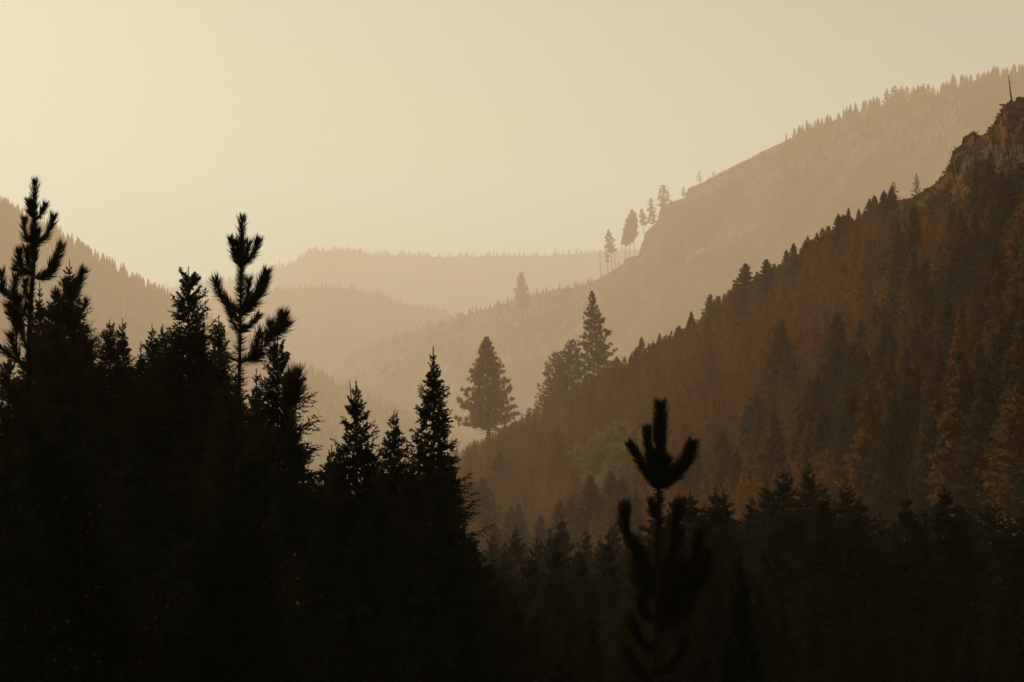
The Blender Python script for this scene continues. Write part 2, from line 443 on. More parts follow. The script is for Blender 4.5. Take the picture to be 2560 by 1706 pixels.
# ------------------------------------------------------------------ far forests (each reads as one mass)
def wood(name, hill, u0, u1, n, hpx, tpow=1.5, t1=1.0, skyline=0, mat=M_FAR, label=None):
    rng = np.random.default_rng(n); trees = []
    us = u0 + (u1 - u0) * rng.random(n); ts = t1 * rng.random(n) ** tpow
    P = hill.pt(us, ts)
    for p in P:
        h = hpx * K * p[1] * (.6 + .8 * rng.random()); trees.append((p - [0, 0, .08 * h], h, .8 + .5 * rng.random()))
    if skyline:
        us = np.linspace(u0, u1, skyline) + rng.normal(0, 2, skyline)
        P = hill.pt(us, np.zeros(skyline))
        for p in P:
            if float(vnoise(p[0] * .02 + 40, p[1] * .01)) < -.15 and rng.random() < .8: continue
            h = hpx * K * p[1] * (.3 + (.9 + .8 * float(vnoise(p[0] * .012, p[1] * .01))) * rng.random() ** 2); trees.append((p - [0, 0, .12 * h], h, .7 + .6 * rng.random()))
    return scatter(name, trees, LOW, mat)
wood('far_forest', FAR, 300, 1700, 1500, 15, t1=.25, skyline=270)
wood('far_forest', SECOND, 400, 1300, 1800, 14, t1=.5, skyline=90)
wood('far_forest', LEFT, -120, 720, 3000, 24, t1=.6, skyline=130)
wood('far_forest', RED, 450, 1300, 2600, 20, t1=.6, skyline=100)
wood('far_forest', CLIFF, 860, 1480, 1500, 15, t1=.5, skyline=55)
wood('ridge_scrub', CLIFF, 1500, 2620, 3600, 10, t1=.75, tpow=1.1)

# left ridge: the trees that stand out against the sky
rng = np.random.default_rng(21)
for (u, v) in [(3, 488), (14, 497), (20, 494), (32, 507), (44, 510), (150, 578), (159, 582), (190, 603), (210, 607), (229, 622), (242, 641), (252, 645), (287, 650), (303, 658),
               (330, 680), (348, 687), (370, 697), (388, 704), (406, 716), (425, 731)]:
    t = .004; p = HILL_P = LEFT.pt(u, t)
    top = at(u, v, p[1])[2]; h = max(5, (top - p[2]) * 1.15 + 2)
    m = FARV[rng.integers(4)]
    tree_obj('fir_tree', (p[0], p[1], top - h), *m, 'small hazy fir on the crest of the steep wooded ridge falling toward the pines', 'fir tree',
             'firs along the left wooded ridge crest', scale=(h / 10 * .8, h / 10 * .8, h / 10), rz=rng.random() * 6)

# cliff ridge: skyline trees at the top right
rng = np.random.default_rng(22)
sk = []
for (x, y) in [(90, 770), (130, 755), (200, 735), (220, 725), (270, 700), (300, 690), (330, 680), (370, 668), (440, 680), (475, 645), (535, 620), (565, 610), (600, 615), (640, 600),
               (690, 530), (710, 525), (745, 515), (780, 495), (825, 505), (895, 428), (960, 400), (1000, 430), (1025, 405), (1070, 408), (1130, 412), (1165, 395), (1190, 405), (1213, 382),
               (1255, 385), (1300, 405), (1340, 435), (1390, 370), (1420, 360), (1450, 365), (1475, 300), (1550, 302), (1590, 310), (1625, 305), (1690, 290), (1740, 285), (1780, 262),
               (1825, 225), (1860, 230), (1910, 245), (1945, 238), (2000, 210), (2050, 210), (2080, 225)]:
    sk.append((1960 + x * .287, 100 + y * .287))
for (u, v) in sk:
    p = CLIFF.pt(u, .004); top = at(u, v, p[1])[2]; h = max(7, (top - p[2]) * 1.25)
    m = FARV[rng.integers(3)]
    w = h / 10 * (1.05 + .3 * rng.random())
    tree_obj('ridge_pine_tree', (p[0], p[1], top - h), *m, 'hazy bushy pine in the row along the top of the high ridge behind the crag', 'pine tree',
             'pines along the top of the high ridge', scale=(w, w, h / 10), rz=rng.random() * 6)
# fill just below that skyline
trees = []
for i in range(420):
    u = 1950 + 700 * rng.random(); t = .16 * rng.random() ** 1.8
    p = CLIFF.pt(u, t); h = (16 + 18 * rng.random()) * K * p[1]; trees.append((p - [0, 0, .1 * h], h, .9 + .5 * rng.random()))
scatter('ridge_forest', trees, LOW, M_FAR)

# cliff trees, one by one
def cliff_tree(ub, vb, vt, hwpx, label, seed, base=.25, shape=.7, nb=46, gap=.1, up=15, lean_px=0, group=None, bare=4, name='cliff_pine_tree', per=5, tr_px=1.0):
    t = float(CLIFF.t_of_v(ub, vb)); D = float(CLIFF.pt(ub, t)[1]); r = np.random.default_rng(seed)
    b = at(ub, vb + 3, D); H = (vb + 3 - vt) * K * D
    tr, cr = pine(r, H, base, hwpx * K * D, nb, per, H * .06, H * .028, 6, shape, lean=lean_px * K * D / H, up=up, gap=gap, trunk_r=tr_px * K * D, bare=bare)
    tree_obj(name, b, tr.mesh('trunk', M_BARK_FAR, True), cr.mesh('crown', M_FAR), label, 'pine tree', group)
def snag(ub, vb, vt, label, seed, hill=CLIFF, rpx=1.0, lean_px=0, nbr=12, bpx=5, mat=M_DEAD):
    t = float(hill.t_of_v(ub, vb)); D = float(hill.pt(ub, t)[1]); r = np.random.default_rng(seed)
    b = at(ub, vb + 3, D); H = (vb + 3 - vt) * K * D
    z = np.linspace(0, 1, 8)
    P = np.stack([lean_px * K * D * z, 0 * z, H * z], 1); P[1:-1, 0] += r.normal(0, .25 * K * D, 6)
    th = thing('dead_tree', b, label, 'dead tree')
    obj('trunk', MB().add(*tube(P, rpx * K * D * (1 - .75 * z), 6)).mesh('trunk', mat, True), th)
    for i in range(nbr):
        f = .2 + .75 * r.random(); c = np.array([np.interp(f, z, P[:, 0]), 0, H * f]); a = r.choice([0, math.pi]) + r.normal(0, .6)
        l = bpx * K * D * (.4 + .8 * r.random()) * (1.15 - f * .6)
        B = c + np.array([[0, 0, 0], [math.cos(a) * l * .5, math.sin(a) * l * .5, -.05 * l], [math.cos(a) * l, math.sin(a) * l, -.02 * l + .2 * l * r.random()]])
        obj('branch', MB().add(*tube(B, np.array([.35, .25, .12]) * rpx * K * D, 4)).mesh('branch', mat), th)
cliff_tree(1530, 673, 575, 18, 'thin bare-stemmed pine with sparse drooping boughs beside the tall snag on the cliff shoulder', 31, base=.42, gap=.25, nb=30, up=-5, lean_px=-9, bare=6, per=4)
cliff_tree(1520, 678, 611, 9, 'short sparse pine between the tall snag and the sparse drooping pine on the cliff shoulder', 32, base=.35, gap=.3, nb=20, lean_px=-4, per=3)
cliff_tree(1562, 650, 548, 11, 'leaning pine on the outer side of the dense tall trio below the cliff step', 33, base=.36, nb=46, shape=.45, lean_px=8, up=0)
cliff_tree(1575, 642, 538, 13, 'middle pine of the dense tall trio below the cliff step', 34, base=.33, nb=50, shape=.45, up=0)
cliff_tree(1586, 640, 526, 14, 'tallest pine of the dense trio, its bare trunk against the cliff step', 35, base=.42, nb=42, shape=.5, lean_px=-6, up=10)
cliff_tree(1610, 586, 524, 9, 'slim lollipop pine on a long bare stem at the cliff lip', 36, base=.38, nb=36, shape=.45, lean_px=-6, bare=2)
cliff_tree(1631, 566, 497, 15, 'ragged leaning pine just left of the broad bushy one on the cliff', 37, base=.12, nb=46, shape=.5, lean_px=-5, gap=.2, up=5)
cliff_tree(1659, 519, 464, 20, 'broad bushy round-topped pine on the cliff edge', 38, base=.05, nb=64, shape=.5, up=15, per=6)
cliff_tree(1709, 495, 467, 8, 'small upright pine standing against the rock step of the ridge', 39, base=.2, nb=30, shape=.5)
cliff_tree(1749, 459, 427, 9, 'small open-branched pine alone on the ridge above the rock step', 40, base=.18, nb=20, gap=.2, per=4)
cliff_tree(1785, 443, 428, 9, 'low spreading bush-like pine on the ridge line above the lone open pine', 41, base=.05, nb=24, shape=.5)
cliff_tree(1772, 448, 440, 5, 'tiny shrubby pine on the ridge line beside the low spreading one', 42, base=.05, nb=16, shape=.5)
cliff_tree(1809, 431, 422, 5, 'tiny rounded pine highest on the bare ridge line', 43, base=.02, nb=18, shape=.4)
cliff_tree(1306, 832, 684, 18, 'lone hazy pine on a long bare trunk rising from the valley spur', 44, base=.42, nb=46, shape=.6, lean_px=-3, gap=.35, up=5, bare=12, per=5, tr_px=2.4)
snag(1502, 694, 624, 'tallest bare grey snag at the foot of the cliff shoulder', 51, rpx=1.5, lean_px=-3, nbr=16, bpx=7)
snag(1539, 668, 630, 'short bent snag right of the sparse drooping pine', 52, rpx=1.1, lean_px=-3, nbr=3, bpx=4)
snag(1549, 664, 642, 'stubby snag with a knobbed top next to the dense pine trio', 53, rpx=1.2, lean_px=-1, nbr=4, bpx=3)
snag(1544, 667, 653, 'shortest broken stump between the snags on the cliff shoulder', 54, rpx=1.0, nbr=2, bpx=2)
snag(1593, 640, 626, 'thin leaning dead pole at the base of the cliff step', 55, rpx=.6, lean_px=-5, nbr=2, bpx=2)
snag(1393, 778, 729, 'thin dead spike on the valley spur right of the lone hazy pine', 56, rpx=1.0, lean_px=-5, nbr=6, bpx=4)
snag(1483, 708, 692, 'tiny dead spike below the tallest cliff snag', 57, rpx=.7, lean_px=-2, nbr=2, bpx=3)

# ------------------------------------------------------------------ the near right hillside
rng = np.random.default_rng(61)
def hill_spot(u, vbase):
    t = float(HILLSIDE.t_of_v(u, vbase)); return HILLSIDE.pt(u, t)
def own_pine(ub, vb, vt, hwpx, label, seed, D=None, name='pine_tree', **kw):
    p = hill_spot(ub, vb); D = D or float(p[1]); b = at(ub, vb + 8, D); H = (vb + 8 - vt) * K * D; r = np.random.default_rng(seed)
    a = dict(base=.2, nb=110, per=7, tl=.028 * H, tw=.0055 * H, tn=24, shape=.62, up=25, gap=.08, bare=6); a.update(kw)
    tr, cr = pine(r, H, hw=hwpx * K * D, **a)
    tree_obj(name, b, tr.mesh('trunk', M_BARK_FAR, True), cr.mesh('crown', M_PINE), label, 'pine tree')
own_pine(1222, 1120, 843, 84, 'big conical pine standing alone with its bare lower trunk showing', 71, base=.2, nb=200, per=8, shape=.92, gap=.06, bare=26, lean=-.02, trunk_r=.62)
own_pine(1498, 965, 729, 60, 'tallest narrow-topped pine on the skyline, trunk visible through gaps in its crown', 72, base=.08, nb=130, per=8, shape=.9, gap=.16, lean=-.08, up=20, trunk_r=.42)
own_pine(1425, 1030, 852, 56, 'rounded pine leaning against the tallest skyline pine', 73, base=.08, nb=180, per=9, shape=.55, lean=.03)
own_pine(1392, 1045, 884, 54, 'full-crowned pine between the rounded one and the low hazy one', 74, base=.08, nb=180, per=9, shape=.5)
own_pine(1368, 1080, 962, 46, 'low hazy pine at the outer edge of the tall pine cluster', 75, base=.1, nb=100, per=8, shape=.5)
own_pine(1322, 1130, 1021, 19, 'slim column-shaped pine between the lone conical pine and the tall cluster', 76, base=.05, nb=60, per=7, shape=.4)
own_pine(2291, 500, 433, 17, 'small open-branched pine beside the foot of the crag', 77, base=.1, nb=46, per=7, shape=.8, gap=.1, up=15)
own_pine(2234, 520, 455, 21, 'dense pointed pine on the skyline next to the small open pine by the crag', 78, base=.04, nb=80, per=7, shape=.75)

# skyline and other trees with tops read off one by one
tops = [(1256, 1079, 55), (1283, 1068, 75), (1288, 1050, 60), (1341, 1052, 80), (1551, 921, 70), (1578, 889, 90), (1604, 843, 110), (1625, 868, 80), (1636, 857, 90), (1660, 842, 100), (1692, 819, 100), (1708, 822, 90),
        (1723, 801, 95), (1738, 805, 80), (1776, 737, 150), (1796, 746, 130), (1818, 770, 90), (1837, 712, 140), (1864, 661, 190), (1892, 681, 150), (1916, 650, 170), (1932, 680, 120), (1948, 661, 120), (1966, 627, 140),
        (1984, 609, 150), (2005, 625, 100), (2020, 615, 90), (2042, 583, 130), (2058, 590, 90), (2071, 578, 95), (2096, 536, 130), (2113, 540, 100), (2130, 545, 70), (2147, 522, 80), (2160, 528, 70), (2174, 497, 85), (2190, 500, 75), (2208, 489, 70), (2222, 490, 55)]
for i in range(36):
    u = 1540 + 690 * rng.random(); tops.append((u, float(HILLSIDE.vc(u)) - 12 - 34 * rng.random(), 75 + 40 * rng.random()))
for (u, v, hp) in tops:
    vc = float(HILLSIDE.vc(u)); vb = max(v + hp, vc + 4)
    p = hill_spot(u, vb); top = at(u, v, p[1])[2]; h = top - p[2] + .3
    m = VAR[rng.choice([0, 1, 2, 5])]; w = h / 10 * (1.2 + .45 * rng.random())
    tree_obj('pine_tree', (p[0], p[1], p[2] - .3), *m, 'dark pointed pine along the treeline of the brown hillside below the crag', 'pine tree', 'pines along the hillside treeline',
             scale=(w, w, h / 10), rz=rng.random() * 6)
# the crowd on the slope: the largest as trees of their own, the rest as one mass
spots = []
for i in range(4300):
    u = 1060 + 1580 * rng.random(); t = .004 + .97 * rng.random() ** 1.15
    vc = float(HILLSIDE.vc(u)); v = vc + (HILLSIDE.vb - vc) * t
    if u > 2225 and v < 640 - (u - 2225) * .1: continue                 # crag and its scree stay open
    if 1980 < u < 2330 and 790 < v < 960 and rng.random() < .75: continue   # brushy opening
    if 2180 < u < 2480 and 1040 < v < 1200 and rng.random() < .6: continue
    if 1460 < u < 1640 and -14 < v - (1196 - (u - 1482) * .62) < 26: continue   # bright grove
    p = HILLSIDE.pt(u, t); h = (3.6 + 4.6 * rng.random() ** 1.5) * float(np.interp(p[1], [60, 120, 300, 700], [.45, .75, 1.1, 1.75]))
    hp = h / (K * p[1])
    lim = vc - float(np.interp(u, [1100, 1400, 2100, 2230], [18, 24, 20, 4])) * (.5 + .7 * rng.random())
    if v - hp < lim: h = max(1.5, (v - lim) * K * p[1]); hp = h / (K * p[1])
    g = v - (1196 - (u - 1482) * .62)
    if 1450 < u < 1650 and 26 <= g < 120: h *= .5; hp *= .5
    if v > 1480: continue
    spots.append((hp if v < 1340 else hp * .2, u, v, p, h))
spots.sort(key=lambda s: -s[0])
keep = spots[:215]
for (hp, u, v, p, h) in keep:
    h *= 1.2; m = VAR[rng.integers(6)]; w = h / 10 * (1.0 + .4 * rng.random())
    tree_obj('pine_tree', p - np.array([0, 0, .2]), *m, 'pine in the crowded dark forest covering the slope above the belt of black trees', 'pine tree', 'pines crowding the hillside slope',
             scale=(w, w, h / 10), rz=rng.random() * 6, mat=M_DARK if rng.random() < .48 else None)
MIDV = []
for i in range(5):
    n = 460; t = rg.random(n) ** .8; a = rg.random(n) * 6.283; q = (.19 + .02 * i) * t ** .85 * (.55 + .5 * rg.random(n)); z = 1 - .93 * t
    C = np.stack([q * np.cos(a), q * np.sin(a), z], 1); d = unit(np.stack([np.cos(a), np.sin(a), .5 + .9 * rg.normal(size=n)], 1) + .5 * rg.normal(size=(n, 3)))
    l = .032 + .034 * rg.random((n, 1)) * t[:, None] ** .5; wd = unit(np.cross(d, rg.normal(size=(n, 3)))) * .0095
    V = np.stack([C - d * l * .6 - wd, C - d * l * .6 + wd, C + d * l * .7], 1).reshape(-1, 3)
    MIDV.append((np.concatenate([V, [[-.012, 0, -.06], [.012, 0, -.06], [0, 0, 1.04]]]), np.arange(n * 3 + 3).reshape(-1, 3)))
scatter('hillside_forest', [(p - np.array([0, 0, .2]), h, 1.0 + .4 * rng.random()) for (hp, u, v, p, h) in spots[215:3300] if p[1] > 160], MIDV, M_FOREST)

# scrub, grass clumps and rocks of the crag slope
def bush_arr(r, n, L, w):
    C = r.normal(size=(n, 3)) * [.45, .45, .25] + [0, 0, .35]
    return tufts(r, C, np.tile([[0, 0, .8]], (n, 1)), 4, L, w)
BV = [bush_arr(rg, 14, .45, .25) for _ in range(4)]
sc = []
for i in range(4200):
    u = 2000 + 640 * rng.random(); vc = float(HILLSIDE.vc(u)); v = vc + 2 + 720 * rng.random() ** 1.4
    t = float(HILLSIDE.t_of_v(u, v)); p = HILLSIDE.pt(u, t)
    near_crest = v < vc + 45 or (u > 2330 and v < 480)
    if near_crest and rng.random() < .3: continue
    hh = (.22 + .25 * rng.random()) if near_crest else (.35 + .9 * rng.random() ** 2)
    sc.append((p - [0, 0, .25 * hh], hh, 1.2))
scatter('hillside_scrub', sc, BV, M_SCRUB)

def rock_arr(r, sx, sy, sz, n=3, rough=.18):
    import bmesh
    bm = bmesh.new(); bmesh.ops.create_icosphere(bm, subdivisions=2, radius=1)
    V = np.array([v.co for v in bm.verts]); T = np.array([[v.index for v in f.verts] for f in bm.faces]); bm.free()
    for _ in range(9):                                     # flat facets: clip by random planes
        d = unit(r.normal(size=3)); k = .55 + .3 * r.random(); q = V @ d
        V = V - np.outer(np.maximum(q - k, 0), d)
    V = V * (1 + rough * .3 * r.normal(size=(len(V), 1)))
    return V * [sx, sy, sz], T
ROCKS = [rock_arr(rg, 1, .8, .7) for _ in range(5)]
RM = [mesh_from('rock', V, T, M_ROCK) for V, T in ROCKS]
SM = [mesh_from('rock_slab', *rock_arr(rg, 1.0, .5, .26), M_SLAB) for _ in range(4)]
def place_rock(name, me, u, v, s, rot, label, cat, group, sink=.2):
    t = float(HILLSIDE.t_of_v(u, v)); p = HILLSIDE.pt(u, t)
    o = obj(name, me); o.location = p - np.array([0, 0, s * sink]); o.scale = (s, s, s) if np.isscalar(s) else s
    o.rotation_euler = rot; tag(o, label, cat, group)
for (u, v, px) in [(2366, 432, 9), (2376, 414, 12), (2384, 396, 10), (2390, 380, 9), (2404, 366, 11), (2412, 352, 13), (2424, 343, 12), (2436, 337, 9), (2448, 347, 10), (2395, 405, 14), (2410, 385, 15), (2430, 370, 14),
                   (2486, 318, 10), (2494, 304, 11), (2502, 290, 11), (2506, 276, 10), (2516, 268, 12), (2530, 258, 11), (2548, 252, 12), (2522, 285, 15), (2540, 275, 16), (2510, 305, 15), (2545, 300, 18), (2475, 332, 10), (2460, 350, 13), (2380, 425, 12), (2352, 452, 9), (2336, 462, 7), (2320, 474, 7), (2300, 488, 7)]:
    s = px * K * 315
    place_rock('rock', RM[rng.integers(5)], u, v, s, (rng.random() * 3, rng.random() * 3, rng.random() * 6), 'dark angular boulder on the broken edge of the crag', 'rock', 'boulders along the crag edge')
for i in range(190):                                       # broken rock over the face of the crag
    u = 2300 + 300 * rng.random(); vc = float(HILLSIDE.vc(u)); v = vc + 4 + 190 * rng.random() ** 1.3
    if v > 560: continue
    s = (3 + 8 * rng.random() ** 2.5) * K * 305
    place_rock('rock', RM[rng.integers(5)], u, v, s, (rng.random() * 3, rng.random() * 3, rng.random() * 6), 'dark brown rock bedded in the broken face of the crag', 'rock', 'rocks over the crag face')
for (x, y, px, ang) in [(790, 870, 10, .5), (670, 945, 14, .7), (820, 950, 8, .6), (540, 985, 8, .6), (1000, 960, 10, .7), (990, 1060, 10, .5), (530, 1050, 8, .5), (460, 1210, 14, .6), (560, 1280, 20, .9), (780, 1215, 22, .5),
                        (680, 1240, 14, .3), (945, 1225, 12, .8), (1050, 1220, 10, .9), (610, 1350, 12, .9), (640, 1415, 12, .3), (690, 1360, 9, .8), (910, 1360, 16, .6), (760, 1480, 12, 1.0), (870, 1465, 14, .1), (320, 1390, 8, .8),
                        (150, 1390, 8, .8), (1055, 870, 8, 1.0), (1200, 780, 8, .2), (1250, 570, 7, .1), (1130, 880, 8, .2), (1260, 940, 8, .3), (700, 1440, 10, .7), (960, 1330, 9, .6)]:
    u = 2300 + x * .2041; v = 200 + y * .2041
    s = px * .62 * K * 305
    place_rock('rock_slab', SM[rng.integers(4)], u, v, s, (rng.normal(0, .3), -ang + rng.normal(0, .1), rng.normal(0, .3)), 'pale pinkish slab lying on the scree below the crag', 'rock', 'pale slabs on the scree', sink=-.3)
for (u, v, px) in [(2165, 842, 13), (2180, 833, 9), (2200, 1048, 8), (2410, 803, 9), (2425, 798, 12), (2335, 1108, 7), (2330, 1090, 9), (2020, 975, 7)]:
    place_rock('rock', SM[rng.integers(4)], u, v, px * .5 * K * 240, (rng.random() * .4, rng.random() * .6, rng.random() * 6), 'small pale stone showing in a gap of the hillside forest', 'rock', 'pale stones in the forest gaps', sink=-.3)
snag(2530, 258, 189, 'thin black snag pole standing on top of the crag', 81, HILLSIDE, rpx=2.6, lean_px=-9, nbr=14, bpx=5, mat=M_BARK_FAR)

rs = np.random.default_rng(90)
for i, (u, v, hp, l) in enumerate([(1846, 905, 70, 'bare dead trunk standing in the thick of the hillside forest'), (1385, 1035, 40, 'pale dead trunk among the tall cluster of hazy pines'),
        (2055, 830, 50, 'dead pole beside the brushy opening on the hillside'), (2405, 930, 60, 'tall dead pole low on the slope under the crag'), (1700, 1010, 46, 'short dead trunk near the yellow-green grove')]):
    snag(u, v, v - hp, l, 91 + i, HILLSIDE, rpx=2.0, lean_px=rs.normal(0, 3), nbr=6, bpx=6)
# yellow-green grove and rusty shrubs
def broadleaf(r, H, hw, n, L, w):
    tr = MB(); cr = MB()
    tr.add(*tube(np.array([[0, 0, 0], [.03 * H, 0, .3 * H], [0, .02 * H, .75 * H]]), np.array([.03, .02, .008]) * H, 6))
    for i in range(7):
        a = i * 2.4; z = (.25 + .07 * i) * H
        tr.add(*tube(np.array([[.02 * H, 0, z], [math.cos(a) * hw * .5, math.sin(a) * hw * .5, z + .15 * H], [math.cos(a) * hw * .8, math.sin(a) * hw * .8, z + .22 * H]]), np.array([.009, .006, .003]) * H, 4))
    cl = r.normal(size=(14, 3)) * [.42 * hw, .42 * hw, .2 * H] + [0, 0, .62 * H]
    C = cl[r.integers(14, size=n)] + r.normal(size=(n, 3)) * [.22 * hw, .22 * hw, .08 * H]
    cr.add(*tufts(r, C, np.zeros_like(C), 5, L, w))
    return tr, cr
for i, (u, v, hp) in enumerate([(1482, 1190, 62), (1500, 1185, 66), (1512, 1172, 60), (1530, 1160, 58), (1545, 1140, 56), (1560, 1128, 58), (1580, 1122, 52), (1602, 1112, 46), (1622, 1108, 40), (1540, 1172, 50), (1470, 1200, 50), (1518, 1180, 64), (1555, 1152, 60), (1590, 1128, 54), (1612, 1118, 48)]):
    p = hill_spot(u, v); H = hp * 1.25 * K * p[1]; tr, cr = broadleaf(rng, H, H * .5, 260, H * .08, H * .05)
    tree_obj('broadleaf_tree', p - np.array([0, 0, .1]), tr.mesh('trunk', M_BARK_FAR), cr.mesh('crown', M_YELLOW), 'yellow-green broadleaf tree in the bright slanting grove above the dark pines', 'tree', 'yellow-green grove on the slope', rz=rng.random() * 6)
for i, (u, v, hp) in enumerate([(1290, 1255, 36), (1305, 1250, 30), (1270, 1265, 30), (1460, 1195, 30), (1440, 1200, 26), (1700, 1100, 30), (1880, 1120, 28), (1660, 1190, 26), (2010, 1120, 26), (1340, 1190, 26)]):
    p = hill_spot(u, v); H = hp * K * p[1]; tr, cr = broadleaf(rng, H, H * .55, 130, H * .12, H * .08)
    tree_obj('rusty_shrub', p - np.array([0, 0, .1]), tr.mesh('stem', M_BARK_FAR), cr.mesh('crown', M_RUST), 'rust-coloured shrub showing between the pines on the brown slope', 'shrub', 'rusty shrubs on the slope', rz=rng.random() * 6)

# ------------------------------------------------------------------ foreground spruces
def branch_arr(r, L, dens=1.0):
    """a spruce bough along +x with side twigs, needle tufts and a lifted tip"""
    mb = MB(); s = np.linspace(0, 1, 7)
    P = np.stack([L * s, L * .04 * np.sin(s * 5 + r.random() * 6), L * (-.10 * np.sin(s * 2.6) + .16 * s ** 3)], 1)
    mb.add(*tube(P, .006 * L ** .5 * (1.1 - s), 4))
    mb.add(*needles(r, P, int(150 * L * dens) + 10, .030, 50, .013, .12, 1.0, seg=1))
    nt = int(7 + 16 * L)
    for i in range(nt):
        q = .16 + .82 * (i + r.random() * .8) / nt
        c = np.array([np.interp(q, s, P[:, j]) for j in range(3)])
        l = (.09 + .30 * L * (1 - q) ** .8 * (.6 + .6 * r.random())) * min(1, L * 2.2)
        sg = 1 if i % 2 else -1
        an = math.radians(48 + r.normal(0, 10)); pl = r.normal(0, .35) - .12
        d = unit(np.array([math.cos(an), sg * math.sin(an) * math.cos(pl), math.sin(an) * math.sin(pl)]))
        Q = c + np.outer(np.linspace(0, 1, 4), d) * l; Q[:, 2] += np.array([0, -.03, -.04, .02]) * l
        mb.add(*needles(r, Q, int(95 * l * dens) + 8, .031, 48, .014, 0, 1, seg=1))
        if l > .22:
            for k in range(int(l / .09)):
                qq = .25 + .65 * r.random(); c2 = c + d * l * qq; sg2 = 1 if k % 2 else -1
                d2 = unit(d + np.array([.1, sg2 * .8, -.25 + r.normal(0, .2)]) * .8); l2 = l * .38 * (1.1 - qq * .6)
                mb.add(*needles(r, c2 + np.outer(np.linspace(0, 1, 3), d2) * l2, int(90 * l2 * dens) + 5, .031, 48, .014, 0, 1, seg=1))
    return mb.arrays()
BL = [.14, .3, .55, .95, 1.5]
BR = [[branch_arr(rg, L) for _ in range(4)] for L in BL]
BM = [[mesh_from('branch', V, T, M_SPRUCE) for V, T in row] for row in BR]

def spruce_boughs(r, slope, depth, r0=.05, wsp=.15, dens=1.2):
    """bough list: (length class, variant, matrix) from the tip downwards"""
    out = []; d = .10
    while d < depth:
        n = int(6 + r.integers(3))
        a0 = r.random() * 6.28
        for j in range(n):
            L = (r0 + slope * d ** .92) * (.68 + .52 * r.random())
            el = np.interp(d, [0, .4, 1.5, 4], [52, 32, 8, -14]) + r.normal(0, 8)
            k = int(np.argmin([abs(math.log(L / b)) for b in BL])); dd = d + r.normal(0, .035)
            M = Matrix.Translation((0, 0, -dd)) @ Matrix.Rotation(a0 + j * 6.283 / n + r.normal(0, .2), 4, 'Z') @ Matrix.Rotation(-math.radians(el), 4, 'Y') @ Matrix.Rotation(r.normal(0, .3), 4, 'X') @ Matrix.Scale(L / BL[k], 4)
            out.append((d, k, int(r.integers(4)), M))
        d += wsp * (1 + .25 * min(d, 2)) * (.8 + .4 * r.random()) / dens
    return out

def core(r, slope, depth, H, n):
    """dense inner foliage round the stem, down to the skirts"""
    mb = MB()
    d = .2 + (depth - .2) * r.random(n) ** .75; a = r.random(n) * 6.283; q = slope * d * .66 * r.random(n) ** .5
    C = np.stack([q * np.cos(a), q * np.sin(a), -d], 1)
    for lo, hi, L, w in ((0, .8, .07, .02), (.8, 1.8, .10, .03), (1.8, 99, .16, .05)):
        k = (d >= lo) & (d < hi); k2 = np.repeat(np.nonzero(k)[0], 2 if lo < 1 else 1)
        mb.add(*tufts(r, C[k2] + r.normal(0, .02, (len(k2), 3)), np.stack([np.cos(a), np.sin(a), 0 * a + .3], 1)[k2], 4, L, w))
    m = 900; d = depth + (H - depth) * .9 * r.random(m); a = r.random(m) * 6.283; q = np.minimum(slope * d, 2.6) * r.random(m) ** .5
    mb.add(*tufts(r, np.stack([q * np.cos(a), q * np.sin(a), -d], 1), np.stack([np.cos(a), np.sin(a), 0 * a - .3], 1), 3, .24, .07))
    return mb

def spruce_trunk(r, H, r_=.11):
    z = np.linspace(0, 1, 10)
    P = np.stack([r.normal(0, .01, 10), r.normal(0, .01, 10), -H * (1 - z)], 1); P[-1] = (0, 0, .10)
    return tube(P, np.maximum(.004, r_ * (1 - z) ** .9 + .003), 7)

SPK = .46                                  # young trees: the meshes are drawn for full size and stand nearer
def hero_spruce(u, v, D, slope, label, seed, depth=4.2, part_depth=1.9, r0=.05, wsp=.15, second=None, lean=0):
    r = np.random.default_rng(seed); top = at(u, v, D * SPK); top[2] -= .10 * SPK
    gz = float(ground_z(top[0], top[1])); H = (top[2] - gz) / SPK
    t = thing('spruce_tree', (top[0], top[1], gz), label, 'spruce tree', rz=r.random() * 6.28, scale=SPK)
    up = Matrix.Translation((0, 0, H)); tb = MB().add(*spruce_trunk(r, H))
    if second: tb.add(np.array(tube([[0, 0, -.5], [second * .6, 0, -.3], [second, 0, .1]], [.02, .012, .003], 5)[0]), tube([[0, 0, -.5], [second * .6, 0, -.3], [second, 0, .1]], [.02, .012, .003], 5)[1])
    V, T = tb.arrays(); obj('trunk', mesh_from('trunk', V + [0, 0, H], T, M_BARK), t)
    mb = core(r, slope, depth, H, 900)
    lead = np.array([[0, 0, -.5], [0, 0, 0], [0, 0, .09]]); mb.add(*needles(r, lead, 200, .034, 32, .010, seg=1))
    if second: mb.add(*needles(r, np.array([[second * .6, 0, -.3], [second, 0, .1]]), 60, .03, 32, .008, seg=1))
    for (d, k, j, M) in spruce_boughs(r, slope, depth, r0, wsp):
        if d < part_depth:
            obj('branch', BM[k][j], t, up @ M)
        else:
            V, T = BR[k][j]; Mn = np.array(M); mb.add(V @ Mn[:3, :3].T + Mn[:3, 3], T)
    V, T = mb.arrays(); obj('crown', mesh_from('crown', V + [0, 0, H], T, M_SPRUCE), t)

